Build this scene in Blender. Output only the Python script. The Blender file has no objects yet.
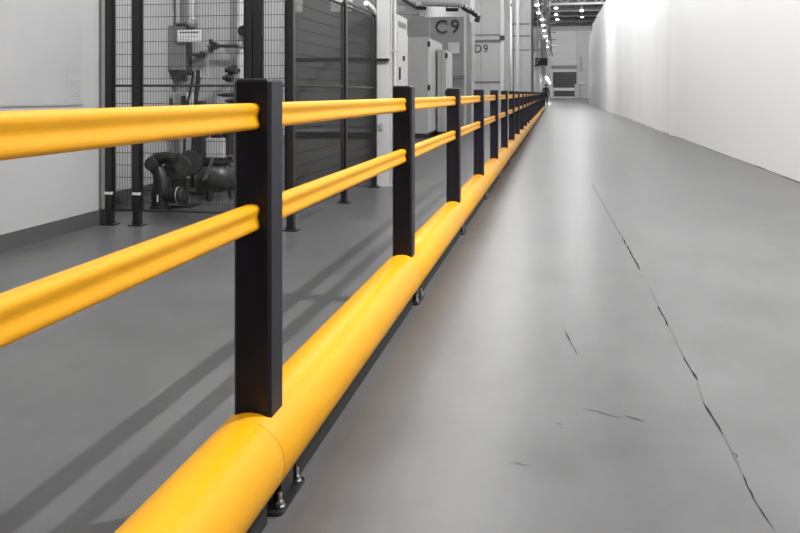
import bpy, bmesh, math, random
from mathutils import Vector, Matrix
random.seed(4)
C = bpy.context.scene.collection
PI = math.pi

# ------------------------------------------------------------------ camera
FP, HY, EYE = 820.0, 93.0, 1.03
YAW = math.atan(156/820)
S_, C_ = math.sin(YAW), math.cos(YAW)
cam = bpy.data.cameras.new('camera'); co = bpy.data.objects.new('camera', cam); C.objects.link(co)
cam.sensor_width = 36; cam.sensor_fit = 'HORIZONTAL'; cam.lens = 36*FP/800
cam.shift_y = -(266.5-HY)/800
cam.clip_end = 600; cam.clip_start = .05
co.location = (0, 0, EYE); co.rotation_euler = (PI/2, 0, YAW)
bpy.context.scene.camera = co
vs = bpy.context.scene.view_settings
vs.view_transform = 'Standard'; vs.look = 'None'; vs.gamma = 1; vs.exposure = 0.0
vs.use_curve_mapping = False

def onY(px, Y, py=None):
    k = (px-400)/FP; X = Y*(k*C_-S_)/(C_+k*S_); d = -X*S_+Y*C_
    return X if py is None else (X, EYE-(py-HY)*d/FP)
def onX(px, X, py=None):
    k = (px-400)/FP; Y = X*(C_+k*S_)/(k*C_-S_); d = -X*S_+Y*C_
    return Y if py is None else (Y, EYE-(py-HY)*d/FP)
def onF(px, py):
    d = FP*EYE/(py-HY); r = (px-400)/FP*d
    return (r*C_-d*S_, r*S_+d*C_)

# --------------------------------------------------------------- materials
def mat(name, col, rough=.5, metal=0, var=0, scale=6, bump=0, spec=.5, emit=None, stretch=None):
    m = bpy.data.materials.new(name); m.use_nodes = True
    nt = m.node_tree; b = nt.nodes['Principled BSDF']
    col = (col, col, col) if isinstance(col, (int, float)) else col
    b.inputs['Base Color'].default_value = (*col, 1)
    b.inputs['Roughness'].default_value = rough; b.inputs['Metallic'].default_value = metal
    b.inputs['Specular IOR Level'].default_value = spec
    if emit:
        b.inputs['Emission Color'].default_value = (1, 1, 1, 1); b.inputs['Emission Strength'].default_value = emit
    if var or bump:
        tc = nt.nodes.new('ShaderNodeTexCoord'); mp = nt.nodes.new('ShaderNodeMapping')
        if stretch: mp.inputs['Scale'].default_value = stretch
        n = nt.nodes.new('ShaderNodeTexNoise'); n.inputs['Scale'].default_value = scale
        n.inputs['Detail'].default_value = 5; n.inputs['Roughness'].default_value = .6
        nt.links.new(tc.outputs['Object'], mp.inputs[0]); nt.links.new(mp.outputs[0], n.inputs['Vector'])
        if var:
            r = nt.nodes.new('ShaderNodeValToRGB')
            r.color_ramp.elements[0].position = .3; r.color_ramp.elements[1].position = .7
            r.color_ramp.elements[0].color = (*[c*(1-var) for c in col], 1)
            r.color_ramp.elements[1].color = (*[min(1, c*(1+var)) for c in col], 1)
            nt.links.new(n.outputs['Fac'], r.inputs[0]); nt.links.new(r.outputs[0], b.inputs['Base Color'])
        if bump:
            bp = nt.nodes.new('ShaderNodeBump'); bp.inputs['Strength'].default_value = bump
            bp.inputs['Distance'].default_value = .01
            nt.links.new(n.outputs['Fac'], bp.inputs['Height']); nt.links.new(bp.outputs[0], b.inputs['Normal'])
    return m

M = dict(
    yellow=mat('yellow polymer', (.66, .302, .002), .42, var=.02, scale=3, spec=.25),
    post=mat('black polymer', (.0065, .0062, .012), .42, spec=.3, var=.1, scale=30),
    black=mat('black powder coat', .007, .38, var=.15, scale=20),
    rubber=mat('black rubber', .005, .7, var=.2, scale=20),
    chrome=mat('zinc plated steel', .62, .22, 1, var=.1, scale=60),
    wall=mat('painted wall', .34, .55, var=.03, scale=1.5),
    board=mat('board surface', .315, .35, var=.04, scale=2),
    sheet=mat('white sheet', .80, .5, var=.01, scale=.5, stretch=(1, 1, .1)),
    base=mat('dark skirting', .055, .45, var=.08, scale=5),
    lightmetal=mat('light grey painted steel', .45, .42, var=.05, scale=3),
    midmetal=mat('mid grey painted steel', .34, .45, var=.05, scale=2),
    panel=mat('grey booth panel', .21, .5, var=.08, scale=1.2),
    palepanel=mat('pale booth panel', .48, .5, var=.08, scale=.9),
    darkpanel=mat('dark grey panel', .14, .45, var=.1, scale=1.5),
    white=mat('white enamel', .6, .4, var=.02, scale=5),
    ink=mat('dark ink', .012, .6, var=.1, scale=20),
    faint=mat('faded print', .27, .6, var=.1, scale=40),
    gun=mat('dark machine enamel', .012, .42, var=.2, scale=12),
    tank=mat('tank enamel', .035, .35, var=.15, scale=6),
    far=mat('far wall cladding', .72, .6, var=.04, scale=.2),
    ceil=mat('ceiling deck', .12, .7, var=.1, scale=.3),
    beam=mat('roof steel', .07, .6, var=.1, scale=.5),
    shutter=mat('dark dock shutter', .022, .5, var=.1, scale=1),
    lamp=mat('lamp diffuser', .9, .4, emit=7),
    cloth=mat('dark cloth', .013, .8, var=.2, scale=10),
    skin=mat('skin', .28, .55, var=.05, scale=20),
    hair=mat('dark hair', .01, .6, var=.2, scale=30),
)
# polished concrete
def floor_mat():
    m = bpy.data.materials.new('polished concrete'); m.use_nodes = True
    nt = m.node_tree; b = nt.nodes['Principled BSDF']; L = nt.links
    tc = nt.nodes.new('ShaderNodeTexCoord')
    def noise(sc, det, st=(1, 1, 1)):
        mp = nt.nodes.new('ShaderNodeMapping'); mp.inputs['Scale'].default_value = st
        n = nt.nodes.new('ShaderNodeTexNoise'); n.inputs['Scale'].default_value = sc; n.inputs['Detail'].default_value = det
        n.inputs['Roughness'].default_value = .62
        L.new(tc.outputs['Object'], mp.inputs[0]); L.new(mp.outputs[0], n.inputs['Vector']); return n
    a = noise(.9, 8); c = noise(7, 6, (1, .35, 1)); e = noise(90, 2)
    mx = nt.nodes.new('ShaderNodeMath'); mx.operation = 'MULTIPLY_ADD'; mx.inputs[1].default_value = .35
    L.new(c.outputs['Fac'], mx.inputs[0]); L.new(a.outputs['Fac'], mx.inputs[2])
    m2 = nt.nodes.new('ShaderNodeMath'); m2.operation = 'MULTIPLY_ADD'; m2.inputs[1].default_value = .12
    L.new(e.outputs['Fac'], m2.inputs[0]); L.new(mx.outputs[0], m2.inputs[2])
    r = nt.nodes.new('ShaderNodeValToRGB')
    r.color_ramp.elements[0].position = .56; r.color_ramp.elements[0].color = (.075, .075, .075, 1)
    r.color_ramp.elements[1].position = .9; r.color_ramp.elements[1].color = (.113, .113, .113, 1)
    L.new(m2.outputs[0], r.inputs[0]); L.new(r.outputs[0], b.inputs['Base Color'])
    rr = nt.nodes.new('ShaderNodeMapRange'); rr.inputs['To Min'].default_value = .285; rr.inputs['To Max'].default_value = .36
    L.new(a.outputs['Fac'], rr.inputs[0]); L.new(rr.outputs[0], b.inputs['Roughness'])
    bp = nt.nodes.new('ShaderNodeBump'); bp.inputs['Strength'].default_value = .0; bp.inputs['Distance'].default_value = .01
    L.new(c.outputs['Fac'], bp.inputs['Height']); L.new(bp.outputs[0], b.inputs['Normal'])
    b.inputs['Specular IOR Level'].default_value = .36
    return m
M['floor'] = floor_mat()

# ----------------------------------------------------------------- helpers
class MB:
    def __init__(s): s.bm = bmesh.new()
    def box(s, x0, x1, y0, y1, z0, z1, bev=0):
        r = bmesh.ops.create_cube(s.bm, size=1)
        for v in r['verts']:
            v.co = Vector(((x0+x1)/2+v.co.x*(x1-x0), (y0+y1)/2+v.co.y*(y1-y0), (z0+z1)/2+v.co.z*(z1-z0)))
        if bev:
            ed = list({e for v in r['verts'] for e in v.link_edges})
            bmesh.ops.bevel(s.bm, geom=ed, offset=bev, segments=2, profile=.5, affect='EDGES')
        return s
    def prism(s, pts, axis, a, b):           # polygon pts extruded along axis from a to b
        def mk(p, t):
            if axis == 'y': return (p[0], t, p[1])
            if axis == 'x': return (t, p[0], p[1])
            return (p[0], p[1], t)
        A = [s.bm.verts.new(mk(p, a)) for p in pts]; B = [s.bm.verts.new(mk(p, b)) for p in pts]
        n = len(pts); s.bm.faces.new(A[::-1]); s.bm.faces.new(B)
        for i in range(n): s.bm.faces.new((A[i], A[(i+1) % n], B[(i+1) % n], B[i]))
        return s
    def tube(s, path, r, n=10):
        path = [Vector(p) for p in path]; rings = []
        rs = r if isinstance(r, (list, tuple)) else [r]*len(path)
        prev = None
        for i, p in enumerate(path):
            t = (path[min(i+1, len(path)-1)]-path[max(i-1, 0)]).normalized()
            if prev is None:
                u = t.cross(Vector((0, 0, 1)) if abs(t.z) < .9 else Vector((1, 0, 0))).normalized()
            else:
                u = (prev-t*prev.dot(t)).normalized()
            prev = u; w = t.cross(u)
            rings.append([s.bm.verts.new(p+(u*math.cos(2*PI*k/n)+w*math.sin(2*PI*k/n))*rs[i]) for k in range(n)])
        for a, b in zip(rings, rings[1:]):
            for k in range(n): s.bm.faces.new((a[k], a[(k+1) % n], b[(k+1) % n], b[k]))
        s.bm.faces.new(rings[0][::-1]); s.bm.faces.new(rings[-1]); return s
    def ball(s, c, r, sc=(1, 1, 1), n=16):
        q = bmesh.ops.create_uvsphere(s.bm, u_segments=n, v_segments=n//2+2, radius=r)
        for v in q['verts']: v.co = Vector((v.co.x*sc[0]+c[0], v.co.y*sc[1]+c[1], v.co.z*sc[2]+c[2]))
        return s
    def build(s, name, m, parent=None, off=(0, 0, 0), smooth=None):
        bm = s.bm
        bmesh.ops.recalc_face_normals(bm, faces=bm.faces[:])
        if off != (0, 0, 0):
            bmesh.ops.translate(bm, verts=bm.verts[:], vec=Vector((-off[0], -off[1], -off[2])))
        me = bpy.data.meshes.new(name); bm.to_mesh(me); bm.free()
        if smooth is not None:
            for p in me.polygons: p.use_smooth = True
            me.set_sharp_from_angle(angle=math.radians(smooth))
        me.materials.append(m)
        o = bpy.data.objects.new(name, me); C.objects.link(o)
        if parent: o.parent = parent
        return o
def tag(o, label, cat, group=None, kind=None):
    if label: o['label'] = label
    if cat: o['category'] = cat
    if group: o['group'] = group
    if kind: o['kind'] = kind
    return o
def thing(name, label, cat, loc=(0, 0, 0), group=None):
    o = bpy.data.objects.new(name, None); C.objects.link(o); o.location = loc; o.empty_display_size = .1
    return tag(o, label, cat, group)
def struct(name, mb, m, label=None, smooth=None):
    o = mb.build(name, m, smooth=smooth); o['kind'] = 'structure'
    if label: o['label'] = label
    return o
def copy_tree(o, parent=None):
    c = o.copy(); C.objects.link(c); c.parent = parent
    for ch in list(o.children): copy_tree(ch, c)
    return c
def text_mesh(body, height, th=.004):
    cu = bpy.data.curves.new('txt', 'FONT'); cu.body = body; cu.size = height/.69; cu.extrude = th; cu.resolution_u = 5
    cu.space_character = 1.25
    o = bpy.data.objects.new('txt', cu); C.objects.link(o)
    bpy.context.view_layer.update()
    me = bpy.data.meshes.new_from_object(o.evaluated_get(bpy.context.evaluated_depsgraph_get()))
    bpy.data.objects.remove(o); bpy.data.curves.remove(cu)
    return me
def lettering(name, body, height, x0, x1, y, z, m, parent, th=.006):
    me = text_mesh(body, height, th); xs = [v.co.x for v in me.vertices]; zs = [v.co.y for v in me.vertices]
    k = (x1-x0)/(max(xs)-min(xs)); h = height/(max(zs)-min(zs)); a = min(xs); b = min(zs)
    for v in me.vertices:
        v.co = Vector((x0+(v.co.x-a)*k, y-v.co.z, z+(v.co.y-b)*h))
    me.name = name; me.materials.clear(); me.materials.append(m)
    o = bpy.data.objects.new(name, me); C.objects.link(o); o.parent = parent
    o.location = -parent.location
    return o

# ----------------------------------------------------------------- setting
fl = struct('floor', MB().box(-9, 16, -3, 170, -.1, 0), M['floor'], 'polished grey concrete floor')
def crack(pix, w=.006):
    faint = w < .0045
    w *= .95
    pts = [Vector((*onF(*p), 0)) for p in pix]; mb = MB(); L = []; R = []
    out = []
    for a, b in zip(pts, pts[1:]):
        n = max(2, int((b-a).length/.05))
        for i in range(n): out.append(a.lerp(b, i/n))
    out.append(pts[-1])
    for i, p in enumerate(out):
        t = (out[min(i+1, len(out)-1)]-out[max(i-1, 0)]).normalized(); nrm = Vector((-t.y, t.x, 0))
        ww = w*(.35+.65*random.random())*(.3 if i in (0, len(out)-1) else 1)
        j = nrm*random.uniform(-.003, .003)
        L.append(mb.bm.verts.new(p+j+nrm*ww/2+Vector((0, 0, .0012)))); R.append(mb.bm.verts.new(p+j-nrm*ww/2+Vector((0, 0, .0012))))
    for i in range(len(out)-1): mb.bm.faces.new((L[i], L[i+1], R[i+1], R[i]))
    mb.build('floor_crack', M['crackfaint' if faint else 'crack'], fl)
M['crackfaint'] = mat('worn joint line', .05, .5, var=.2, scale=30, spec=.3)
M['crack'] = mat('crack filler', .024, .8, var=.3, scale=30, spec=.05)
for pix, w in (([(622, 237), (640, 270)], .012), ([(637, 276), (648, 277)], .012), ([(658, 306), (669, 327)], .010),
               ([(683, 356), (697, 381)], .012), ([(703, 402), (712, 418), (724, 436)], .010), ([(733, 452), (738, 459)], .008),
               ([(743, 474), (748, 486), (755, 500), (764, 514), (773, 530)], .006), ([(565, 331), (577, 355)], .006),
               ([(582, 408), (598, 412), (619, 418)], .007), ([(625, 416), (645, 422)], .007),
               ([(592, 184), (606, 210), (622, 237)], .005), ([(648, 285), (658, 306)], .003), ([(669, 327), (683, 356)], .003),
               ([(697, 381), (703, 402)], .003), ([(506, 463), (518, 464), (531, 466)], .004), ([(556, 424), (563, 425)], .006), ([(622, 529), (638, 530)], .003),
               ([(444, 423), (464, 421)], .004), ([(778, 227), (792, 227)], .006), ([(566, 331), (561, 322)], .003), ([(724, 436), (743, 474)], .003)):
    crack(pix, w)

XL, XI, YB = -3.52, -4.02, 8.2
struct('wall_left', MB().box(XI-.12, XL, -3, 6.0, 0, 3.2), M['wall'], 'pale grey painted wall left of the fenced cell')
struct('wall_cell_side', MB().box(XI-.12, XI, 6.0, YB, 0, 3.2), M['wall'], 'pale side wall inside the fenced cell')
struct('wall_cell_rear', MB().box(XI-.12, -2.85, YB, YB+.12, 0, 3.2), M['wall'], 'pale rear wall inside the fenced cell')
struct('baseboard_left', MB().box(XL, XL+.012, -3, 6.0, 0, .115), M['base'], 'dark grey skirting along the left wall')
struct('baseboard_cell_side', MB().box(XI, XI+.012, 6.0, YB, 0, .115), M['base'])
struct('baseboard_cell_rear', MB().box(XI+.012, -2.85, YB-.012, YB, 0, .115), M['base'])
struct('trim_1', MB().box(XL, XL+.015, 5.9, 6.0, .115, 3.2, .003), M['white'], 'white corner strip at the end of the left wall')

# white sheet wall along the right of the aisle
def xs(Y, z=0):
    x = 2.72+.0035*Y
    env = max(0, min(1, (Y-15)/8))
    x += env*(.045*math.sin(Y*.9+.6)+.03*math.sin(Y*2.1+1)+.015*math.sin(Y*3.7))*(.55+.45*math.sin(Y*.21))
    x += .008*math.sin(Y*.7)*(1-env)
    for yc, a, w in ((20.8, -.10, .5), (23.6, -.05, .9), (33, .07, 1.4), (46, -.12, 2.2), (60, .04, 3)):
        x += a*math.exp(-((Y-yc)/w)**2)
    return x
def ztop(Y): return 6.6+.12*math.sin(Y*.22)-max(0, Y-62)**2*.004
mb = MB(); ys = []
y = -1.5
while y < 78.01:
    ys.append(y); y += .12 if y < 60 else .3
prev = None
for y in ys:
    zb = max(0, .006*math.sin(y*1.7)+.003*math.sin(y*4.3)) if y < 25 else 0
    zz = [zb, .3, 1.2, 2.5, 4.2, ztop(y)]
    col = [mb.bm.verts.new((xs(y), y, z)) for z in zz]
    if prev:
        for k in range(5): mb.bm.faces.new((prev[k], prev[k+1], col[k+1], col[k]))
    prev = col
wr = struct('wall_right', mb, M['sheet'], 'tall white sheet wall with soft vertical folds along the right of the aisle', smooth=180)
sm = wr.modifiers.new('thickness', 'SOLIDIFY'); sm.thickness = .02; sm.offset = 1; sm.use_rim = False
struct('trim_2', MB().prism([(xs(y)-.002-max(.002, .016*math.sin(y*1.3)+.016*math.sin(y*3.1+1)), y) for y in [i*.25-1.5 for i in range(95)]]
       + [(xs(22)+.05, 22), (xs(-1.5)+.05, -1.5)], 'z', 0, .004), M['ink'], 'thin dark strip standing for the shade in the gap under the white wall')  # black strip laid on the floor as the shade of the gap

# far hall shell
struct('wall_hall_left', MB().box(-6.7, -6.5, 8.4, 160, 0, 16), M['far'], 'pale hall wall far behind the booths')
YE = 160
struct('wall_far', MB().box(-6.7, 16, YE, YE+.4, 0, 17), M['far'], 'pale end wall of the hall')
struct('ceiling', MB().box(-6.7, 16, 62, YE, 15.2, 15.4), M['ceil'], 'dark hall ceiling deck')
for i, Y in enumerate((96, 108, 120, 130, 139, 147, 154)):
    mb = MB(); mb.box(-6.5, 16, Y, Y+.35, 14.75, 15.2); mb.box(-6.5, 16, Y, Y+.3, 13.7, 13.95)
    for k in range(9):
        x = -6+k*2.4
        mb.tube([(x, Y+.15, 13.9), (x+1.2, Y+.15, 14.8)], .07, 6); mb.tube([(x+1.2, Y+.15, 14.8), (x+2.4, Y+.15, 13.9)], .07, 6)
    struct('trim_%d' % (i+3), mb, M['beam'], 'dark steel roof truss')
def fx(px): return onY(px, YE-.2)
def fz(py): return EYE-(py-HY)*(YE*C_)/FP
struct('trim_10', MB().box(-6.5, 16, YE-.35, YE, fz(31), fz(23.5)), M['midmetal'], 'grey cross beam high on the end wall')
struct('trim_11', MB().box(fx(551.5), fx(577), YE-.3, YE, fz(68.5), fz(65.5)), M['panel'], 'grey ledge above the dock door')
struct('trim_12', MB().box(fx(577), fx(588), YE-.6, YE, 0, fz(31)), M['lightmetal'], 'pale pilaster right of the dock door')
d = MB()
for k in range(9):
    z0 = fz(87.5)+(fz(72)-fz(87.5))*k/9; z1 = fz(87.5)+(fz(72)-fz(87.5))*(k+1)/9
    d.box(fx(553), fx(576.5), YE-.25-.03*(k % 2), YE, z0, z1-.02)
d = struct('door_1', d, M['shutter'], 'dark roller shutter of the dock door')
MB().box(fx(553), fx(576), YE-.5, YE-.2, fz(90.6), fz(88)).build('bumper_strip', M['sheet'], d)['label'] = 'white strip across the dock door'
MB().box(fx(554), fx(574.5), YE-.4, YE, fz(96), fz(90.8)).build('lower_panel', M['shutter'], d)
d = struct('door_2', MB().box(fx(574.5), fx(579.5), YE-.75, YE-.55, 0, fz(84)), M['lightmetal'], 'pale side door beside the dock door')
MB().box(fx(579.6), fx(580.3), YE-.8, YE-.6, 0, fz(83)).build('door_frame', M['darkpanel'], d)
struct('trim_13', MB().box(fx(577.5), fx(585), YE-1, YE-.6, fz(84), fz(82)), M['white'], 'white canopy over the side door')
struct('window_1', MB().box(fx(579.5), fx(582.5), YE-.75, YE-.55, fz(72), fz(57)), M['midmetal'], 'narrow dark window strip in the far pilaster')

# ---------------------------------------------------------- safety barrier
BX, L0, DL, NP = -.74, 1.975, 2.017, 25
bar = thing('safety_barrier', 'long yellow and black safety barrier with two rails over a fat floor tube', 'barrier', (BX, L0, 0))
def chamf(w, c): return [(-w, -w+c), (-w+c, -w), (w-c, -w), (w, -w+c), (w, w-c), (w-c, w), (-w+c, w), (-w, w-c)]
def post_mesh():
    mb = MB()
    r = [(.0485, .008, .0), (.0485, .008, 1.058), (.0465, .009, 1.064), (.040, .009, 1.066)]
    rings = [[mb.bm.verts.new((x, y, z)) for x, y in chamf(w, c)] for w, c, z in r]
    for a, b in zip(rings, rings[1:]):
        for k in range(8): mb.bm.faces.new((a[k], a[(k+1) % 8], b[(k+1) % 8], b[k]))
    mb.bm.faces.new(rings[-1]); mb.bm.faces.new(rings[0][::-1])
    return mb
prof = [(.004, .0385), (.011, .037), (.0165, .032), (.0185, .0245), (.0178, .017), (.0155, .009), (.0142, .002), (.0143, -.003),
        (.0158, -.010), (.0178, -.018), (.0185, -.0255), (.0165, -.033), (.011, -.0375), (.004, -.0385)]
prof = [(x*1.12, z*.86) for x, z in prof]
prof = prof+[(-x, z) for x, z in prof[::-1]]
def rail_mesh(z, y0, y1):
    mb = MB(); st = [(y0, 1), (y1-.006, 1), (y1, .96)]
    rings = [[mb.bm.verts.new((x*k, y, z+h*k)) for x, h in prof] for y, k in st]; n = len(prof)
    for a, b in zip(rings, rings[1:]):
        for k in range(n): mb.bm.faces.new((a[k], a[(k+1) % n], b[(k+1) % n], b[k]))
    mb.bm.faces.new(rings[0][::-1]); mb.bm.faces.new(rings[-1]); return mb
RT, ZT = .1005, .138
def tube_mesh(y0, y1):
    mb = MB(); n = 48
    st = [(y0, RT-.003), (y0+.0015, RT-.001), (y0+.005, RT), (y1-.005, RT), (y1-.0015, RT-.001), (y1, RT-.003)]
    rings = [[mb.bm.verts.new((r*math.cos(2*PI*k/n), y, ZT+r*math.sin(2*PI*k/n))) for k in range(n)] for y, r in st]
    for a, b in zip(rings, rings[1:]):
        for k in range(n): mb.bm.faces.new((a[k], a[(k+1) % n], b[(k+1) % n], b[k]))
    mb.bm.faces.new(rings[0][::-1]); mb.bm.faces.new(rings[-1]); return mb
def plate_mesh():
    w, h = .086, .1
    pts = []
    for sx, sy in ((1, 1), (-1, 1), (-1, -1), (1, -1)):
        a0 = math.atan2(sy, sx)-PI/4
        for k in range(5):
            a = a0+PI/2*k/4
            pts.append((sx*(w-.018)+.018*math.cos(a), sy*(h-.018)+.018*math.sin(a)))
        if sx == sy: pts.append((sx*-0 + (0), sy*h)) if False else None
    mb = MB().prism(pts, 'z', 0, .009)
    mb.box(-.068, .068, -.05, .05, .009, .06, .004)
    return mb
def bolt_mesh():
    mb = MB()
    def hexa(r, z0, z1, n=6): mb.prism([(r*math.cos(2*PI*k/n), r*math.sin(2*PI*k/n)) for k in range(n)], 'z', z0, z1)
    hexa(.013, .009, .0115, 20); hexa(.0105, .0115, .021); hexa(.0055, .021, .036, 12); hexa(.0045, .036, .039, 12)
    return mb
p0 = post_mesh().build('post', M['post'], bar)
pl0 = plate_mesh().build('base_plate', M['black'], bar)
for sx in (-1, 1):
    for sy in (-1, 1):
        b = bolt_mesh().build('anchor_bolt', M['chrome'], pl0, smooth=40); b.location = (sx*.07, sy*.068, 0); b.scale = (1.15, 1.15, 1.2); b['label'] = 'silver anchor bolt with nut'
ru0 = rail_mesh(.972, .03, DL-.044).build('upper_rail', M['yellow'], bar, smooth=60)
rl0 = rail_mesh(.722, .03, DL-.044).build('lower_rail', M['yellow'], bar, smooth=60)
t0 = tube_mesh(-.095, DL-.0955).build('floor_tube', M['yellow'], bar, smooth=50)
c0 = MB().box(-.064, .064, .11, DL-.11, .001, .062, .004).build('base_channel', M['rubber'], bar)
for i in range(-1, NP):
    y = DL*i
    for o in (p0, pl0):
        c = o if i == 0 else copy_tree(o, bar)
        c.location = (0, y+(.025 if o is pl0 else 0), 0)
    if i < NP-1:
        for o in (ru0, rl0, t0, c0):
            c = o if i == 0 else copy_tree(o, bar)
            c.location = (0, y, 0)

# ------------------------------------------------------------- left wall board
wb = thing('wall_board', 'large pale board on the left wall with a dark bottom edge', 'board', (XL, 4.0, .9))
def at(o, *p): return p
def part(name, mb, m, root, smooth=None): return mb.build(name, m, root, off=tuple(root.location), smooth=smooth)
part('board_panel', MB().box(XL, XL+.006, 1.5, 5.64, .95, 2.9, .001), M['board'], wb)
part('bottom_edge', MB().box(XL, XL+.010, 1.5, 5.64, .935, .95, .002), M['panel'], wb)
mb = MB()
nb = thing('printed_notice', 'faded printed notice at the lower right corner of the wall board', 'notice', (XL+.006, 5.54, .96))
part('paper', MB().box(XL+.0062, XL+.0075, 5.44, 5.62, .955, 1.235), M['board'], nb)
for r in range(13):
    z = 1.21-r*.019
    if r in (3, 4): continue
    y = 5.455+random.random()*.02
    while y < 5.6:
        w = random.uniform(.008, .028)
        mb.box(XL+.0075, XL+.0082, y, min(y+w, 5.61), z, z+random.uniform(.005, .011)); y += w+random.uniform(.006, .016)
part('printed_lines', mb, M['faint'], nb)

# --------------------------------------------------------------- guard fence
FX, FY, FH = -1.95, 5.88, 1.88
fence = thing('guard_fence', 'black wire mesh machine guard fence enclosing the pump cell', 'fence', (FX, FY, 0))
def fpost(x, y, h=FH, tape=False, foot=True):
    p = part('post', MB().box(x-.027, x+.027, y-.03, y+.03, .008, h, .004), M['black'], fence)
    def sub(name, mb, m): 
        return mb.build(name, m, p, off=tuple(fence.location))
    if foot:
        sub('foot_plate', MB().box(x-.058, x+.058, y-.05, y+.05, 0, .009, .002), M['black'])
        for s in (-1, 1):
            b = MB()
            b.prism([(x+s*.044+.011*math.cos(k*PI/3), y+.011*math.sin(k*PI/3)) for k in range(6)], 'z', .009, .02)
            b.prism([(x+s*.044+.006*math.cos(k*PI/4), y+.006*math.sin(k*PI/4)) for k in range(8)], 'z', .02, .034)
            sub('anchor_bolt', b, M['chrome'])
    if tape: sub('tape_band', MB().box(x-.029, x+.029, y-.032, y+.032, .24, .26), M['white'])
    return p
XA, XB, XD = -3.43, -3.195, -2.275
YE1, YG = 7.45, 8.74
fpost(XA, FY, tape=True); fpost(XB, FY, tape=True); fpost(XD, FY); fpost(XD+.062, FY)
fpost(FX, FY); fpost(FX, YE1); fpost(FX, YG)
def mesh_panel(p, q, z0=.12, z1=FH-.03):
    p, q = Vector(p), Vector(q); n = round((q-p).length/.0225); mb = MB(); r = .0019
    t = (q-p).normalized(); nr = Vector((-t.y, t.x, 0))
    for k in range(1, n):
        c = p.lerp(q, k/n)
        mb.tube([(c.x, c.y, z0), (c.x, c.y, z1)], r, 4)
    z = z0+.06
    while z < z1:
        a, b = p+nr*.004, q+nr*.004
        mb.tube([(a.x, a.y, z), (b.x, b.y, z)], r*1.15, 4); z += .096
    o = part('mesh_panel', mb, M['black'], fence)
    f = MB()
    for z in (z0, z1, 1.087): f.tube([(p.x, p.y, z), (q.x, q.y, z)], .011, 6)
    f.tube([(p.x, p.y, z0), (p.x, p.y, z1)], .010, 6); f.tube([(q.x, q.y, z0), (q.x, q.y, z1)], .010, 6)
    f.build('panel_frame', M['black'], o, off=tuple(fence.location))
g = .04
mesh_panel((XA+g, FY, 0), (XB-g, FY, 0)); mesh_panel((XB+g, FY, 0), (XD-g, FY, 0)); mesh_panel((XD+.062+g, FY, 0), (FX-g, FY, 0))
mesh_panel((FX, FY+g, 0), (FX, YE1-g, 0)); mesh_panel((FX, YE1+g, 0), (FX, YG-g, 0))
# head rail and sensor
part('head_rail', MB().box(FX-.012, FX+.012, YE1, YG, FH, FH+.025), M['black'], fence)
sn = thing('sensor_light', 'small white sensor lamp clipped on top of the last fence post', 'sensor', (FX, YG, FH))
part('lamp_body', MB().tube([(FX-.02, YG-.30, FH+.10), (FX, YG-.12, FH+.06), (FX+.01, YG-.03, FH+.03)], [.03, .034, .026], 12), M['white'], sn, 60)
part('clip', MB().tube([(FX, YG-.05, FH+.035), (FX, YG, FH+.0)], .012, 8), M['black'], sn)

# ------------------------------------------------------------ cell equipment
def wallbox(px0, py0, px1, py1, depth, Yw=YB):
    x0, z1 = onY(px0, Yw-depth, py0); x1, z0 = onY(px1, Yw-depth, py1)
    return x0, x1, z0, z1
x0, x1, z0, z1 = wallbox(165, 26, 186, 71, .16)
eb = thing('electrical_box', 'grey electrical box on the cell rear wall behind the white sign', 'electrical box', (x0, YB, z0))
part('case', MB().box(x0, x1, YB-.15, YB, z0, z1, .006), M['tank'], eb)
part('door', MB().box(x0+.01, x1-.01, YB-.165, YB-.15, z0+.01, z1-.01, .003), M['darkpanel'], eb)
part('lid_edge', MB().box(x0-.012, x0, YB-.17, YB, z0-.02, z1+.03, .002), M['darkpanel'], eb)
x0, x1, z0, z1 = wallbox(177, 30, 201, 42, .2)
sg = thing('warning_sign', 'white sign with dark lines hung above the grey electrical box', 'sign', (x0, YB-.2, z0))
part('plate', MB().box(x0, x1, YB-.2, YB-.19, z0, z1, .003), M['white'], sg)
mb = MB()
for f0, f1, a, b in ((.72, .86, .1, .9), (.42, .46, .1, .85), (.22, .25, .1, .6)):
    mb.box(x0+(x1-x0)*a, x0+(x1-x0)*b, YB-.202, YB-.2, z0+(z1-z0)*f0, z0+(z1-z0)*f1)
part('text_lines', mb, M['darkpanel'], sg)
part('hanger', MB().box((x0+x1)/2-.03, (x0+x1)/2+.03, YB-.195, YB, z1-.03, z1-.01), M['black'], sg)
def pipe(label, pts, r, m='midmetal', name='pipe', Yw=YB-.05, cat='pipe', group=None, collars=True):
    P = []
    for q in pts:
        yy = q[2] if len(q) > 2 else Yw
        x, z = onY(q[0], yy, q[1]); P.append((x, yy, z))
    o = thing(name, label, cat, P[0], group)
    part('run', MB().tube(P, r, 10), M[m], o, 60)
    for q in (P[0], P[-1]):
        if collars: part('bracket', MB().box(q[0]-.012, q[0]+.012, q[1], YB, max(.1, q[2]-.012), q[2]+.012), M['midmetal'], o)
    if collars:
        for q in (P[0], P[-1]):
            part('collar', MB().ball(q, r*1.5, n=10), M['darkpanel'], o, 60)
    return o
pipe('pale conduit running up the wall above the white sign, left of two', [(177.5, 24), (177.5, -40)], .018, 'midmetal', 'conduit', cat='conduit')
pipe('wide grey conduit running up the wall above the white sign, right of two', [(191, 24), (191, -40)], .045, 'midmetal', 'conduit', cat='conduit')
pipe('pale vertical pipe at the right of the cell rear wall', [(241, 178), (241, -40)], .05, 'lightmetal', 'pipe')
o = pipe('dark horizontal pipe with a valve on the cell rear wall', [(211, 46), (240, 46)], .018, 'gun', 'pipe', Yw=YB-.16)
x, z = onY(211, YB-.16, 46)
part('valve', MB().tube([(x, YB-.16, z-.07), (x, YB-.16, z+.07)], .022, 8), M['gun'], o, 60)
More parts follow.
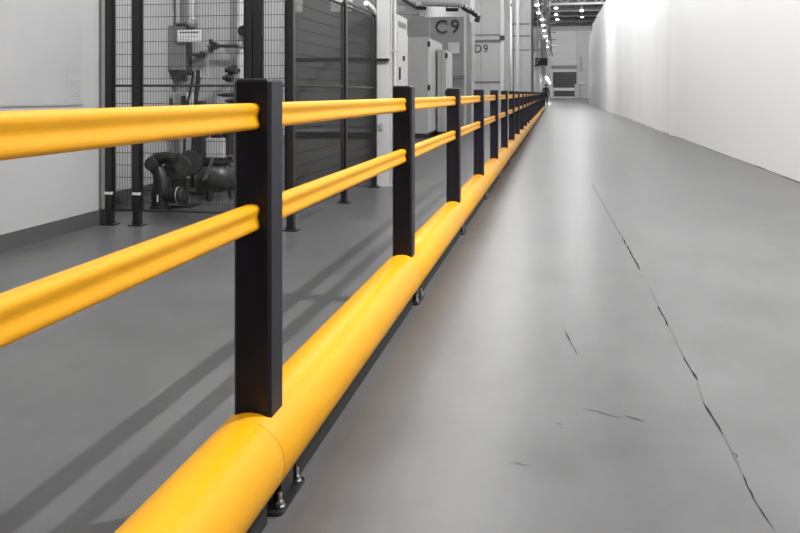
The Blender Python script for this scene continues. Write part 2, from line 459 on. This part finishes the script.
part('valve_wheel', MB().tube([(x+.05, YB-.2, z-.0), (x+.05, YB-.16, z)], .04, 14), M['gun'], o, 60)
pipe('thin pipe dropping from the valve to the floor pump', [(208, 46), (208, 77), (196, 77)], .010, 'midmetal', 'pipe', Yw=YB-.12)
o = thing('pressure_gauge', 'round dark gauge at the top of the right hand pipe', 'gauge', (*[onY(244, YB-.13, 31)[0]], YB-.13, onY(244, YB-.13, 31)[1]))
x, z = onY(244, YB-.13, 31)
part('dial', MB().tube([(x, YB-.17, z), (x, YB-.08, z)], .055, 20), M['gun'], o, 50)
part('stem', MB().tube([(x, YB-.11, z), (x, YB-.11, z-.15)], .014, 8), M['midmetal'], o, 60)
# valve cluster below box
def cluster(label, spots, name='valve_block', m='gun', Yw=YB-.14):
    x, z = onY(spots[0][0], Yw, spots[0][1]); o = thing(name, label, 'valve', (x, Yw, z)); 
    for (px, py, r, L) in spots:
        x, z = onY(px, Yw, py)
        part('valve_body', MB().tube([(x-L, Yw, z), (x-L*.4, Yw, z), (x-L*.35, Yw, z), (x+L, Yw, z)], [r*.6, r*.6, r, r], 12), M[m], o, 40)
    x, z = onY(spots[0][0], Yw, spots[0][1])
    part('bracket', MB().box(x-.02, x+.02, Yw, YB, z-.02, z+.02), M[m], o)
    return o
cluster('small dark valve cluster under the grey electrical box', [(180, 79, .022, .035), (184, 76, .016, .03), (189, 74, .016, .04)])
cluster('black valve with a stub below the white sign', [(197, 55, .018, .05), (201, 54, .03, .02)])
cluster('small black fitting above the white sign', [(180, 25, .02, .04), (185, 26, .016, .03)])
cluster('dark valve manifold right of the hoses', [(231, 70, .045, .06), (228, 78, .04, .05), (226, 95, .022, .09), (230, 101, .025, .05)], Yw=YB-.3)
x, z = onY(186, YB-.2, 49)
# hoses
for lab, pts, r in (('black hose dropping from the sign to the pump, thicker of two', [(198, 70), (198, 78), (196, 100), (194, 135), (192, 160), (192, 187)], .022),
                    ('black hose dropping beside the thicker hose', [(193.5, 71), (190.5, 90), (187, 105), (185, 130), (184, 150), (184, 187)], .014)):
    P = []
    for px, py in pts:
        xx, zz = onY(px, YB-.35, py); P.append((xx, YB-.35, zz))
    o = tag(MB().tube(P, r, 8).build('hose', M['rubber'], off=P[0], smooth=60), lab, 'hose'); o.location = P[0]
x0, x1, z0, z1 = wallbox(172, 93, 186, 106, .2)
o = thing('junction_box', 'small grey junction box on the cell wall just above the top yellow rail', 'electrical box', (x0, YB, z0))
part('case', MB().box(x0, x1, YB-.18, YB, z0, z1, .005), M['midmetal'], o)
part('switch', MB().box(x1-.05, x1-.005, YB-.21, YB-.18, z0, z1-.03, .004), M['gun'], o)
# black elbow pump on the floor
def v(px, py, Y): x, z = onY(px, Y, py); return (x, Y, z)
YP = 6.75
bx, bz = onY(160, YP, 205)
pu = thing('elbow_pump', 'black pump with a bent neck standing on the floor behind the fence', 'pump', (bx, YP, 0))
part('base', MB().tube([(bx, YP, 0), (bx, YP, .03), (bx, YP, .031), (bx, YP, .06)], [.09, .09, .075, .075], 20), M['gun'], pu, 40)
part('neck', MB().tube([(bx, YP, .05), v(160, 195, YP), v(161, 180, YP), v(159, 172, YP), v(154, 165, YP), v(150, 163, YP)], [.07, .078, .068, .06, .062, .055], 16), M['gun'], pu, 60)
part('arm', MB().tube([v(150, 163, YP), v(158, 159, YP), v(168, 157, YP), v(176, 160, YP)], [.05, .062, .05, .045], 14), M['gun'], pu, 60)
part('joint', MB().tube([v(151, 164, YP-.09), v(151, 164, YP-.08), v(151, 164, YP+.08)], [.045, .058, .058], 18), M['gun'], pu, 40)
part('motor', MB().tube([v(163, 195, YP), v(170, 195, YP), v(171, 195, YP), v(182, 195, YP), v(184, 195, YP)], [.06, .06, .072, .072, .05], 18), M['gun'], pu, 40)
part('motor_stripe', MB().tube([v(178.2, 195, YP), v(179.4, 195, YP)], .0735, 18), M['white'], pu, 40)
part('label_strip', MB().tube([v(157.5, 202, YP-.08), v(157.5, 195, YP-.08)], .007, 6), M['white'], pu)
YR = 6.9
rr = thing('hose_reel', 'black disc shaped hose reel between the bent pump and the tank', 'hose reel', v(177, 168, YR))
part('disc', MB().tube([v(178, 167, YR-.05), v(178, 167, YR-.035), v(178, 167, YR+.035), v(178, 167, YR+.05)], [.1, .118, .118, .1], 28), M['gun'], rr, 40)
part('hub', MB().tube([v(178, 167, YR-.08), v(178, 167, YR+.08)], .035, 14), M['tank'], rr, 40)
part('second_disc', MB().tube([v(190, 163, YR+.1), v(190, 163, YR+.13), v(190, 163, YR+.19)], [.1, .12, .12], 28), M['gun'], rr, 40)
part('axle', MB().tube([v(178, 167, YR+.05), v(190, 163, YR+.12)], .03, 10), M['gun'], rr, 40)
x, y_, z = v(186, 178, YR+.06)
part('stand', MB().tube([(x, YR+.06, 0), (x, YR+.06, z)], .02, 10).box(x-.1, x+.1, YR-.05, YR+.17, 0, .02, .004), M['gun'], rr, 40)
YT = 7.45
tc = v(216, 188, YT)
tk = thing('pressure_tank', 'dark round pressure tank with a flanged top standing at the right of the cell', 'tank', (tc[0], YT, 0))
part('vessel', MB().ball((tc[0], YT, .23), .19, (1.05, 1, .86), 24), M['tank'], tk, 60)
for a in range(3):
    q = a*2*PI/3+.5
    part('leg', MB().tube([(tc[0]+.12*math.cos(q), YT+.12*math.sin(q), .13), (tc[0]+.14*math.cos(q), YT+.14*math.sin(q), 0)], .018, 8), M['gun'], tk)
part('flange', MB().tube([(tc[0], YT, .36), (tc[0], YT, .385), (tc[0], YT, .386), (tc[0], YT, .41)], [.17, .17, .14, .14], 24), M['gun'], tk, 40)
for a in range(8):
    q = a*PI/4; xx, yy = tc[0]+.155*math.cos(q), YT+.155*math.sin(q)
    part('flange_bolt', MB().tube([(xx, yy, .38), (xx, yy, .415)], .014, 6), M['gun'], tk)
part('nameplate', MB().box(tc[0]-.035, tc[0]-.005, YT-.192, YT-.178, .235, .255), M['white'], tk)
part('motor_block', MB().box(tc[0]-.06, tc[0]+.12, YT-.1, YT+.1, .41, .6, .01), M['lightmetal'], tk)
part('motor_fin', MB().tube([(tc[0]+.13, YT, .44), (tc[0]+.13, YT, .72)], [.05, .045], 14), M['gun'], tk, 40)
part('motor_cap', MB().box(tc[0]-.02, tc[0]+.09, YT-.08, YT+.08, .6, .68, .01), M['gun'], tk)
part('steel_elbow', MB().tube([v(203, 180, YT-.25), v(206, 178, YT-.25), v(209, 170, YT-.25), v(213, 157, YT-.25)], .013, 8), M['chrome'], tk, 60)['label'] = 'bright bent steel pipe'
pu2 = thing('column_pump', 'black upright pump column beside the hanging hoses', 'pump', (v(200, 170, 7.85)[0], 7.85, 0))
x = v(201, 170, 7.85)[0]
part('column_body', MB().tube([(x, 7.85, .02), (x, 7.85, .35), (x, 7.85, .36), (x, 7.85, .62), (x, 7.85, .63), (x, 7.85, .95)], [.05, .05, .085, .085, .06, .055], 18), M['gun'], pu2, 40)
part('foot', MB().tube([(x, 7.85, 0), (x, 7.85, .03)], .12, 20), M['gun'], pu2, 40)

# dark enclosure behind the side mesh
YD = 8.8
de = thing('dark_enclosure', 'dark grey tall enclosure with small windows behind the side fence', 'enclosure', (-2.4, YD, 0))
part('body', MB().box(-2.87, -1.96, YD, YD+.5, 0, 3.0, .006), M['darkpanel'], de)
x0, z0 = onY(290, YD, 61.5); x1, z1 = onY(374, YD, 58.5)
part('seam_rail', MB().box(-2.87, -1.96, YD-.02, YD, z1-.02, z1+.012), M['black'], de)
part('ledge', MB().box(-2.87, -1.96, YD-.03, YD, .60, .622), M['panel'], de)
part('lower_seam', MB().box(-2.87, -1.96, YD-.02, YD, .54, .585), M['black'], de)
zt = onY(320, YD, 12)[1]
for a, b in ((294, 302.5), (331, 352.5)):
    xa, xb = onY(a, YD, 0)[0], onY(b, YD, 0)[0]
    part('window', MB().box(xa, min(xb, -1.97), YD-.012, YD, zt, zt+.4, .002), M['lightmetal'], de)
part('front_panel', MB().box(-2.85, -1.98, YD-.012, YD, .66, 1.27, .004), M['darkpanel'], de)

# ------------------------------------------------------- column and cabinets
cy = 8.86
xa, xb = onY(376.5, cy), onY(389.5, cy)
cl = thing('steel_column', 'pale steel column at the end of the guard fence', 'column', ((xa+xb)/2, cy, 0))
part('shaft', MB().box(xa, xb, cy, cy+.14, .01, 4.2, .003), M['lightmetal'], cl)
part('foot_plate', MB().box(xa-.05, xb+.03, cy-.04, cy+.18, 0, .012), M['midmetal'], cl)
part('latch', MB().box(xa+.01, xb, cy-.05, cy-.0, 1.385, 1.41, .004), M['black'], cl)['label'] = 'black latch bar'
part('socket', MB().box(xa+.035, xa+.075, cy-.02, cy, .62, .70, .004), M['midmetal'], cl)
cx_ = xb+.022
for k, (dx, r, lab) in enumerate(((.010, .009, 'thin pale conduit beside the fence end column, nearest the column'), (.050, .014, 'thicker pale conduit beside the tall grey cabinet'))):
    o = thing('conduit', lab, 'conduit', (xb+dx, cy+.06, 0))
    part('run', MB().tube([(xb+dx, cy+.06, 0), (xb+dx, cy+.06, 4.0)], r, 10), M['lightmetal'], o, 60)
    part('clip', MB().box(xb+dx-.016, xb+dx+.016, cy+.04, cy+.08, 1.48, 1.5), M['midmetal'], o)
X1 = onY(396.5, cy+.1); y1 = cy+.12; y2 = onX(407.3, X1)
zt = onX(397, X1, 14)[1]
tc_ = thing('tall_cabinet', 'tall pale cabinet standing behind the steel column by the fence end', 'cabinet', (X1-.2, y1, 0))
part('carcass', MB().box(X1-.19, X1, y1, y2, .05, zt, .006), M['lightmetal'], tc_)
part('plinth', MB().box(X1-.17, X1-.02, y1+.02, y2-.02, 0, .05), M['darkpanel'], tc_)
dr = part('door', MB().box(X1, X1+.012, y1+.03, y2-.03, .08, zt-.2, .004), M['lightmetal'], tc_)
part('vent_slot', MB().box(X1, X1+.006, y1+.08, y2-.12, zt-.13, zt-.07), M['darkpanel'], tc_)
ym = (y1+y2)/2
MB().box(X1+.012, X1+.03, y1+.06, y1+.1, 1.18, 1.32, .004).build('handle', M['black'], dr, off=tuple(tc_.location))
MB().tube([(X1+.012, ym, 1.43), (X1+.03, ym, 1.43)], .03, 12).build('lock', M['black'], dr, off=tuple(tc_.location))

def cabinet(name, label, x0, x1, y0, y1, h, m='midmetal', two=False):
    o = thing(name, label, 'cabinet', ((x0+x1)/2, y0, 0))
    part('carcass', MB().box(x0, x1, y0, y1, .1, h, .012), M[m], o)
    part('plinth', MB().box(x0+.03, x1-.03, y0+.03, y1-.03, 0, .1), M['ink'], o)
    d = part('door', MB().box(x1, x1+.03, y0+.04, y1-.04, .14, h-.04, .006), M['white'], o); d['label'] = 'white side door'
    for z in (h*.5, h*.93):
        MB().box(x1-.012, x1+.045, y0-.012, y0+.06, z-.06, z+.06, .004).build('hinge', M['black'], d, off=tuple(o.location))
    if two: part('front_seam', MB().box((x0+x1)/2-.01, (x0+x1)/2+.01, y0-.008, y0, .12, h-.02), M['panel'], o)
    return o
ca_x0 = onY(404, 18.5)
cabinet('machine_cabinet', 'larger pale grey machine cabinet with a white side door, left of two', ca_x0, -2.87, 18.5, 20.7, 2.31)
cabinet('machine_cabinet', 'narrower machine cabinet against the right side of the larger one', -2.80, onY(445.6, 19.5), 19.5, 20.6, 2.07, two=True)

# ------------------------------------------------------------------- booths
def booth(label, Y, px0, px1, h, depth, m, text=None, tpx=None, seams=(), notice=None, group=None):
    x0, x1 = onY(px0, Y), onY(px1, Y)
    o = thing('test_booth', label, 'booth', ((x0+x1)/2, Y, 0), group)
    part('body', MB().box(x0, x1, Y, Y+depth, 0, h, .02), M[m], o)
    mb = MB()
    n = max(2, round((x1-x0)/.9))
    for k in range(1, n): xx = x0+(x1-x0)*k/n; mb.box(xx-.015, xx+.015, Y-.012, Y, .02, h-.03)
    part('panel_joint', mb, M['midmetal'], o)
    for py, th in seams:
        z = onY((px0+px1)/2, Y, py)[1]
        part('dark_rail', MB().box(x0, x1, Y-.05, Y, z-th/2, z+th/2), M['darkpanel'], o)
    if text:
        a, z1 = onY(tpx[0], Y-.01, tpx[2]); b, z0 = onY(tpx[1], Y-.01, tpx[3])
        lettering('bay_lettering', text, z1-z0, a, b, Y-.018, z0, M['ink'], o)['label'] = 'dark bay lettering '+text
    if notice:
        a, z1 = onY(notice[0], Y-.03, notice[1]); b, z0 = onY(notice[2], Y-.03, notice[3])
        part('notice_sheet', MB().box(a, b, Y-.04, Y-.02, z0, z1), M['lightmetal'], o)['label'] = 'pale sheet on the panel'
    part('corner_post', MB().box(x1-.02, x1+.05, Y-.05, Y+.05, 0, h), M['lightmetal'], o)
    return o
booth('grey booth front marked C9 behind the machine cabinets', 24, 396, 464.5, 3.28, 2.0, 'panel', 'C9', (435.5, 459, 20, 33), ((77, .09),), (448, 42.5, 459.5, 53.5))
booth('tall pale booth front marked D9', 34.6, 462, 500.5, 6.2, 7, 'palepanel', 'D9', (474.9, 487.8, 44.6, 52.6), ((41, .1), (82, .05), (35, .03)))
booth('tall pale booth beyond the twin columns, white sheet near its top', 58, 512, 530, 8.4, 9, 'palepanel', None, None, ((24, .1), (36, .08), (50, .06)), (523.5, 1, 529.5, 14))
booth('narrow pale booth beyond the dark column', 84, 528, 540, 7.4, 9, 'palepanel', None, None, ((66, .1), (50, .1)), (534.5, 30, 539.3, 38))
booth('distant pale booth under the row of lamps', 108, 537, 545.5, 8.0, 9, 'palepanel', None, None, ((60, .12),))
booth('most distant pale booth near the end wall', 134, 541, 549.0, 12.0, 16, 'darkpanel', None, None, ((60, .12),))

def column(label, Y, px0, px1, h, m='white', name='steel_column', bracket=None):
    x0, x1 = onY(px0, Y), onY(px1, Y)
    o = thing(name, label, 'column', ((x0+x1)/2, Y, 0))
    mb = MB(); w = x1-x0; t = min(.03, w*.2)
    mb.box(x0, x1, Y, Y+t, .02, h); mb.box(x0, x1, Y+w-t, Y+w, .02, h); mb.box((x0+x1)/2-t/2, (x0+x1)/2+t/2, Y+t, Y+w-t, .02, h)
    part('shaft', mb, M[m], o)
    part('foot_plate', MB().box(x0-.08, x1+.08, Y-.08, Y+w+.08, 0, .02), M['midmetal'], o)
    if bracket:
        z = onY(px0, Y, bracket)[1]
        part('bracket', MB().box(x0-.04, x1+.04, Y-.06, Y, z-.1, z+.1, .01), M['black'], o)
    return o
column('white steel column to the right of the C9 booth', 26, 470, 474.6, 7)
column('grey steel column close behind the C9 booth corner', 25.2, 466.2, 469.6, 7, 'midmetal')
column('white steel column at the right corner of the D9 booth', 34.2, 500.5, 503.8, 9, bracket=38)
column('slim grey column beyond the D9 booth', 46, 508, 510, 9, 'midmetal')
column('dark slim column beyond the D9 booth', 45.5, 512.9, 514, 9, 'darkpanel')
column('pale column before the booth with the white sheet', 50, 516.2, 518.8, 9, 'lightmetal')
column('dark column right of the booth with the white sheet', 62, 531, 533.2, 9, 'darkpanel')
column('slim pale column beneath the hanging dark sign', 72, 537, 538.2, 8, 'lightmetal')

# overhead services near C9
def beam_thing(label, name, cat, pts, w, m):
    P = [Vector((*[onY(p[0], p[2], p[1])[0]], p[2], onY(p[0], p[2], p[1])[1])) for p in pts]
    o = thing(name, label, cat, P[0]); 
    part('run', MB().tube(P, w, 8), M[m], o)
    return o, P
o, P = beam_thing('ribbed pale duct running overhead in front of the C9 booth', 'ceiling_duct', 'duct', [(398, 2, 22.5), (463, 4, 22.5)], .09, 'lightmetal')
mb = MB()
for k in range(24):
    q = P[0].lerp(P[1], (k+.5)/24); mb.tube([q-Vector((.012, 0, 0)), q+Vector((.012, 0, 0))], .103, 10)
part('rib', mb, M['midmetal'], o)
for f in (.1, .95):
    q = P[0].lerp(P[1], f); part('drop_rod', MB().tube([q, q+Vector((0, 0, 3))], .015, 6), M['midmetal'], o)
o, P = beam_thing('black sloping overhead beam above the tall cabinet', 'ceiling_beam', 'beam', [(399, -3, 20), (416, 7.5, 21.5), (426, 8.5, 21.6)], .05, 'black')
part('drop_rod', MB().tube([P[0], P[0]+Vector((0, 0, 3))], .015, 6), M['midmetal'], o)
o, P = beam_thing('black lamp bar hanging under the ribbed duct', 'lamp_bar', 'lamp', [(446, 9.7, 22.2), (458, 9.7, 22.2)], .05, 'black')
part('hanger', MB().tube([P[1], P[1]+Vector((0, .3, .16))], .015, 6), M['black'], o)
part('hanger', MB().tube([P[0], P[0]+Vector((0, .3, .16))], .015, 6), M['black'], o)
o, P = beam_thing('dark cable bundle bracketed to the white column by the C9 booth', 'cable_bundle', 'cables', [(462, 6, 25), (466, 9, 25), (471, 11, 25), (475, 14, 25), (478, 17, 25), (476.5, 22, 25)], .085, 'black')
for k in range(5):
    q = P[1].lerp(P[4], k/4+.02)
    part('strap', MB().ball(q+Vector((0, 0, .06)), .08, n=8), M['midmetal'], o, 60)
part('wall_arm', MB().tube([P[2], P[2]+Vector((0, .6, 0))], .02, 6), M['black'], o)
o, P = beam_thing('grey sloping brace below the black overhead beam', 'ceiling_brace', 'beam', [(398, 13, 20.5), (419, 14, 22.2)], .05, 'midmetal')
part('drop_rod', MB().tube([P[0], P[0]+Vector((0, 0, 3))], .015, 6), M['midmetal'], o)
for lab, px, py, Y in (('small square lamp on the black overhead beam', 418.3, 3.2, 21.2), ('small square lamp on the grey brace beside the booth', 421.6, 14, 22)):
    x, z = onY(px, Y, py); o = thing('square_lamp', lab, 'lamp', (x, Y, z))
    part('housing', MB().box(x-.075, x+.075, Y, Y+.12, z-.07, z+.07, .01), M['midmetal'], o)
    part('lens', MB().box(x-.065, x+.065, Y-.015, Y, z-.06, z+.06, .005), M['lamp1'] if 'lamp1' in M else M['white'], o)
    part('rod', MB().tube([(x, Y+.06, z+.07), (x, Y+.06, z+2.5)], .012, 6), M['midmetal'], o)

# ------------------------------------------------------ lamps far down the hall
def lamp(label, px, py, Y, w, group, l=1.0):
    x, z = onY(px, Y, py); o = thing('high_bay_lamp', label, 'lamp', (x, Y, z), group)
    part('reflector', MB().tube([(x, Y, z+.05), (x, Y, z+.35), (x, Y, z+.6)], [w/2*1.05, w/2*.7, w/2*.25], 14), M['lightmetal'], o, 40)
    part('lens', MB().ball((x, Y, z), w/2, (1, 1, .6), 14), M['lamp'], o, 60)
    part('rod', MB().tube([(x, Y, z+.6), (x, Y, 15.205)], .03, 6), M['midmetal'], o)
for i, (px, py, Y) in enumerate(((537, 5, 74), (538.5, 13, 82), (542, 19.5, 89), (543, 25, 96), (544.5, 30.5, 103), (545.5, 36, 112), (546.3, 41, 120), (547, 47, 129))):
    lamp('%s lamp of the left row above the distant booths' % ('nearest', 'second', 'third', 'fourth', 'fifth', 'sixth', 'seventh', 'farthest')[i], px, py, Y, .45, 'lamps over the distant booths')
for lab, px, py, Y in (('highest bright lamp of the middle three by the end wall', 556, 8, 128), ('middle bright lamp of the three near the end wall', 556, 14.5, 138), ('lowest bright lamp of the three near the end wall', 557.3, 19.3, 146)):
    lamp(lab, px, py, Y, .62, 'middle lamps near the end wall')
for lab, px, py, Y in (('upper bright lamp beside the top of the white wall', 581.7, 10.5, 130), ('lower bright lamp beside the top of the white wall', 582, 16.7, 140)):
    lamp(lab, px, py, Y, .62, 'right lamps near the end wall')
# strip light low beyond the sign
x, z = onY(546.3, 80, 77.5); x2, z2 = onY(550, 108, 83)
o = thing('strip_light', 'bright low strip light beyond the hanging dark sign', 'lamp', (x, 80, z))
part('tube', MB().tube([(x, 80, z), (x2, 108, z2)], .12, 8), M['lamp'], o, 60)
part('tray', MB().box(x-.12, x+.12, 80, 108, z+.12, z+.2), M['lightmetal'], o)
part('hanger', MB().tube([(x, 81, z+.2), (x, 81, 15.205)], .03, 6).tube([(x2, 107, z2+.2), (x2, 107, 15.205)], .03, 6), M['midmetal'], o)
# pipe rack along the row
x, z = -.2, 8.0
o = thing('pipe_rack', 'pale pipe rack running away under the far lamps', 'pipe rack', (x, 66, z))
for dx, dz, r in ((-.3, 1.6, .10), (-.2, 1.2, .07), (-.35, .5, .12), (-.15, -.3, .08)):
    part('pipe', MB().tube([(x+dx-.3, 64, z+dz), (x+dx-.3, 150, z+dz)], r, 8), M['midmetal' if r > .09 else 'lightmetal'], o, 60)
for Y in range(66, 150, 12):
    part('hoop', MB().box(x-.75, x+.2, Y, Y+.12, z-.5, z-.4).box(x-.75, x-.66, Y, Y+.12, z-.5, z+2.2), M['panel'], o)
# hanging sign
Y = 70; x0, z1 = onY(535.3, Y, 58); x1, z0 = onY(547.6, Y, 65.5)
o = thing('hanging_sign', 'dark rectangular sign hung over the barrier far away', 'sign', (x0, Y, z0))
part('panel', MB().box(x0, x1, Y, Y+.12, z0, z1, .01), M['ink'], o)
part('pale_mark', MB().box(x0+.12, x0+.2, Y-.01, Y, z0+.12, z1-.1).box(x0+.12, x0+.42, Y-.01, Y, z1-.18, z1-.1), M['midmetal'], o)
part('hanger', MB().tube([(x0+.15, Y+.06, z1), (x0+.15, Y+.06, 15.205)], .025, 6).tube([(x1-.15, Y+.06, z1), (x1-.15, Y+.06, 15.205)], .025, 6), M['darkpanel'], o)

# -------------------------------------------------------------------- person
def person(x, y, h):
    k = h/1.75
    root = thing('person', 'person in dark clothes walking just beyond the end of the barrier', 'person', (x, y, 0))
    V = {'pel': (0, 0, .95, .135), 'bel': (0, 0, 1.1, .125), 'che': (0, .01, 1.3, .15), 'nk0': (0, .01, 1.45, .085), 'nk': (0, .0, 1.52, .055), 'hd': (0, -.02, 1.60, .075), 'hd2': (0, -.01, 1.68, .075)}
    E = [('pel', 'bel'), ('bel', 'che'), ('che', 'nk0'), ('nk0', 'nk'), ('nk', 'hd'), ('hd', 'hd2')]
    for s, n, st in ((-1, 'l', .16), (1, 'r', -.14)):
        V.update({n+'hip': (s*.09, 0, .88, .095), n+'kn': (s*.09, -st*.7-.03, .5, .062), n+'an': (s*.09, -st*1.0+.05, .1, .042), n+'to': (s*.1, -st*1.0-.12, .035, .034),
                  n+'sh': (s*.18, .01, 1.42, .07), n+'el': (s*.24, st*.5, 1.13, .045), n+'wr': (s*.24, st*.9-.06, .9, .032)})
        E += [('pel', n+'hip'), (n+'hip', n+'kn'), (n+'kn', n+'an'), (n+'an', n+'to'), ('nk0', n+'sh'), (n+'sh', n+'el'), (n+'el', n+'wr')]
        hw = V[n+'wr']
        V[n+'pa'] = (hw[0], hw[1]-.01, hw[2]-.07, .026); E.append((n+'wr', n+'pa'))
        for f in range(4):
            a = n+'f%d' % f; b = n+'g%d' % f
            V[a] = (hw[0]+s*.004, hw[1]-.045+f*.02, hw[2]-.12-(.01 if f in (1, 2) else 0), .009)
            V[b] = (hw[0]-s*.012, hw[1]-.05+f*.02, hw[2]-.165-(.012 if f in (1, 2) else 0), .008)
            E += [(n+'pa', a), (a, b)]
        V[n+'t'] = (hw[0]-s*.02, hw[1]-.055, hw[2]-.09, .009); E.append((n+'pa', n+'t'))
    names = list(V); me = bpy.data.meshes.new('body')
    me.from_pydata([tuple(c*k for c in V[n][:3]) for n in names], [(names.index(a), names.index(b)) for a, b in E], [])
    o = bpy.data.objects.new('body', me); C.objects.link(o); o.parent = root
    sk = o.modifiers.new('skin', 'SKIN'); sub = o.modifiers.new('sub', 'SUBSURF'); sub.levels = sub.render_levels = 1
    for i, n in enumerate(names):
        r = V[n][3]*k; me.skin_vertices[0].data[i].radius = (r, r); me.skin_vertices[0].data[i].use_root = (n == 'pel')
    bpy.context.view_layer.update()
    bm_ = bpy.data.meshes.new_from_object(o.evaluated_get(bpy.context.evaluated_depsgraph_get()))
    o.modifiers.clear(); o.data = bm_
    bm_.materials.clear(); bm_.materials.append(M['cloth']); bm_.materials.append(M['skin'])
    hz = [V['lwr'], V['rwr']]
    for p in bm_.polygons:
        p.use_smooth = True; c = p.center/k
        if c.z > 1.5 or any((Vector(h[:3])-c).length < .2 and c.z < h[2]-.01 and abs(c.x) > .18 for h in hz): p.material_index = 1
    zmin = min(v_.co.z for v_ in bm_.vertices)
    for v_ in bm_.vertices: v_.co.z -= zmin
    H = MB().ball((0, .015*k, 1.70*k-zmin), .098*k, (.92, 1.05, .85), 16).build('hair', M['hair'], root, smooth=60)
    f = MB().tube([(0, -.085*k, 1.64*k-zmin), (0, -.118*k, 1.615*k-zmin)], [.012*k, .014*k], 6)
    f.build('nose', M['skin'], root, smooth=60)
    for s in (-1, 1):
        MB().ball((s*.03*k, -.088*k, 1.645*k-zmin), .011*k, n=8).build('eye', M['ink'], root, smooth=60)
        MB().ball((s*.085*k, -.01*k, 1.625*k-zmin), .022*k, (.4, .8, 1.2), 8).build('ear', M['skin'], root, smooth=60)
    MB().box(-.022*k, .022*k, -.097*k, -.085*k, 1.575*k-zmin, 1.583*k-zmin).build('mouth', M['ink'], root)
    return root
person(onF(545.9, 107)[0], onF(545.9, 107)[1], 1.68)

# ------------------------------------------------------------------ lighting
w = bpy.data.worlds.new('world'); bpy.context.scene.world = w; w.use_nodes = True
bg = w.node_tree.nodes['Background']; bg.inputs[0].default_value = (1, 1, 1, 1); bg.inputs[1].default_value = .14
def key(name, loc, power, rad):
    l = bpy.data.lights.new(name, 'POINT'); l.energy = power; l.shadow_soft_size = rad
    o = bpy.data.objects.new(name, l); C.objects.link(o); o.location = loc; return o
key('high_bay_light', (1.88, 4.1, 5.6), 1750, .035)
def area(name, loc, rot, sx, sy, power):
    l = bpy.data.lights.new(name, 'AREA'); l.shape = 'RECTANGLE'; l.size = sx; l.size_y = sy; l.energy = power
    o = bpy.data.objects.new(name, l); C.objects.link(o); o.location = loc; o.rotation_euler = rot; return o
for y, pw in ((-1, 1080), (14, 1080), (29, 860), (42, 720)):
    area('added_fill_light', (-2.1, y, 8.2), (0, math.radians(-80), 0), 3, 13, pw)  # unseen fill lamps added to brighten the white wall and right floor
for y in (58, 76):
    area('added_fill_light', (-2.5, y, 14), (0, math.radians(-86), 0), 4, 16, 1150)  # more added fill, for the far stretch of the white wall
for x in (-1.2, .4, 3.4):
    for y in (92, 106, 120, 134, 148):
        key('high_bay_light', (x, y, 12.5), 110, .5)
area('added_fill_light', (-3, 2, 8.0), (math.radians(84), 0, 0), 5, 2.5, 420)  # added frontal fill aimed down the hall at the booth fronts
area('added_fill_light', (-3, 22, 9), (math.radians(80), 0, 0), 5, 2, 600)  # added fill to lift the tall lettered booth front
area('added_fill_light', (-2.5, 43, 11), (math.radians(68), 0, 0), 6, 2.5, 1100)  # added fill for the pale booth with the white sheet
area('added_fill_light', (6.5, 109.5, 13.3), (math.radians(76), 0, math.radians(-4)), 9, 1.2, 8500)  # added fill washing the end wall, no such lamp in the hall
area('added_fill_light', (2.0, 76, 14.6), (0, 0, 0), 1, 20, 1700)  # added overhead fill that lightens the far floor
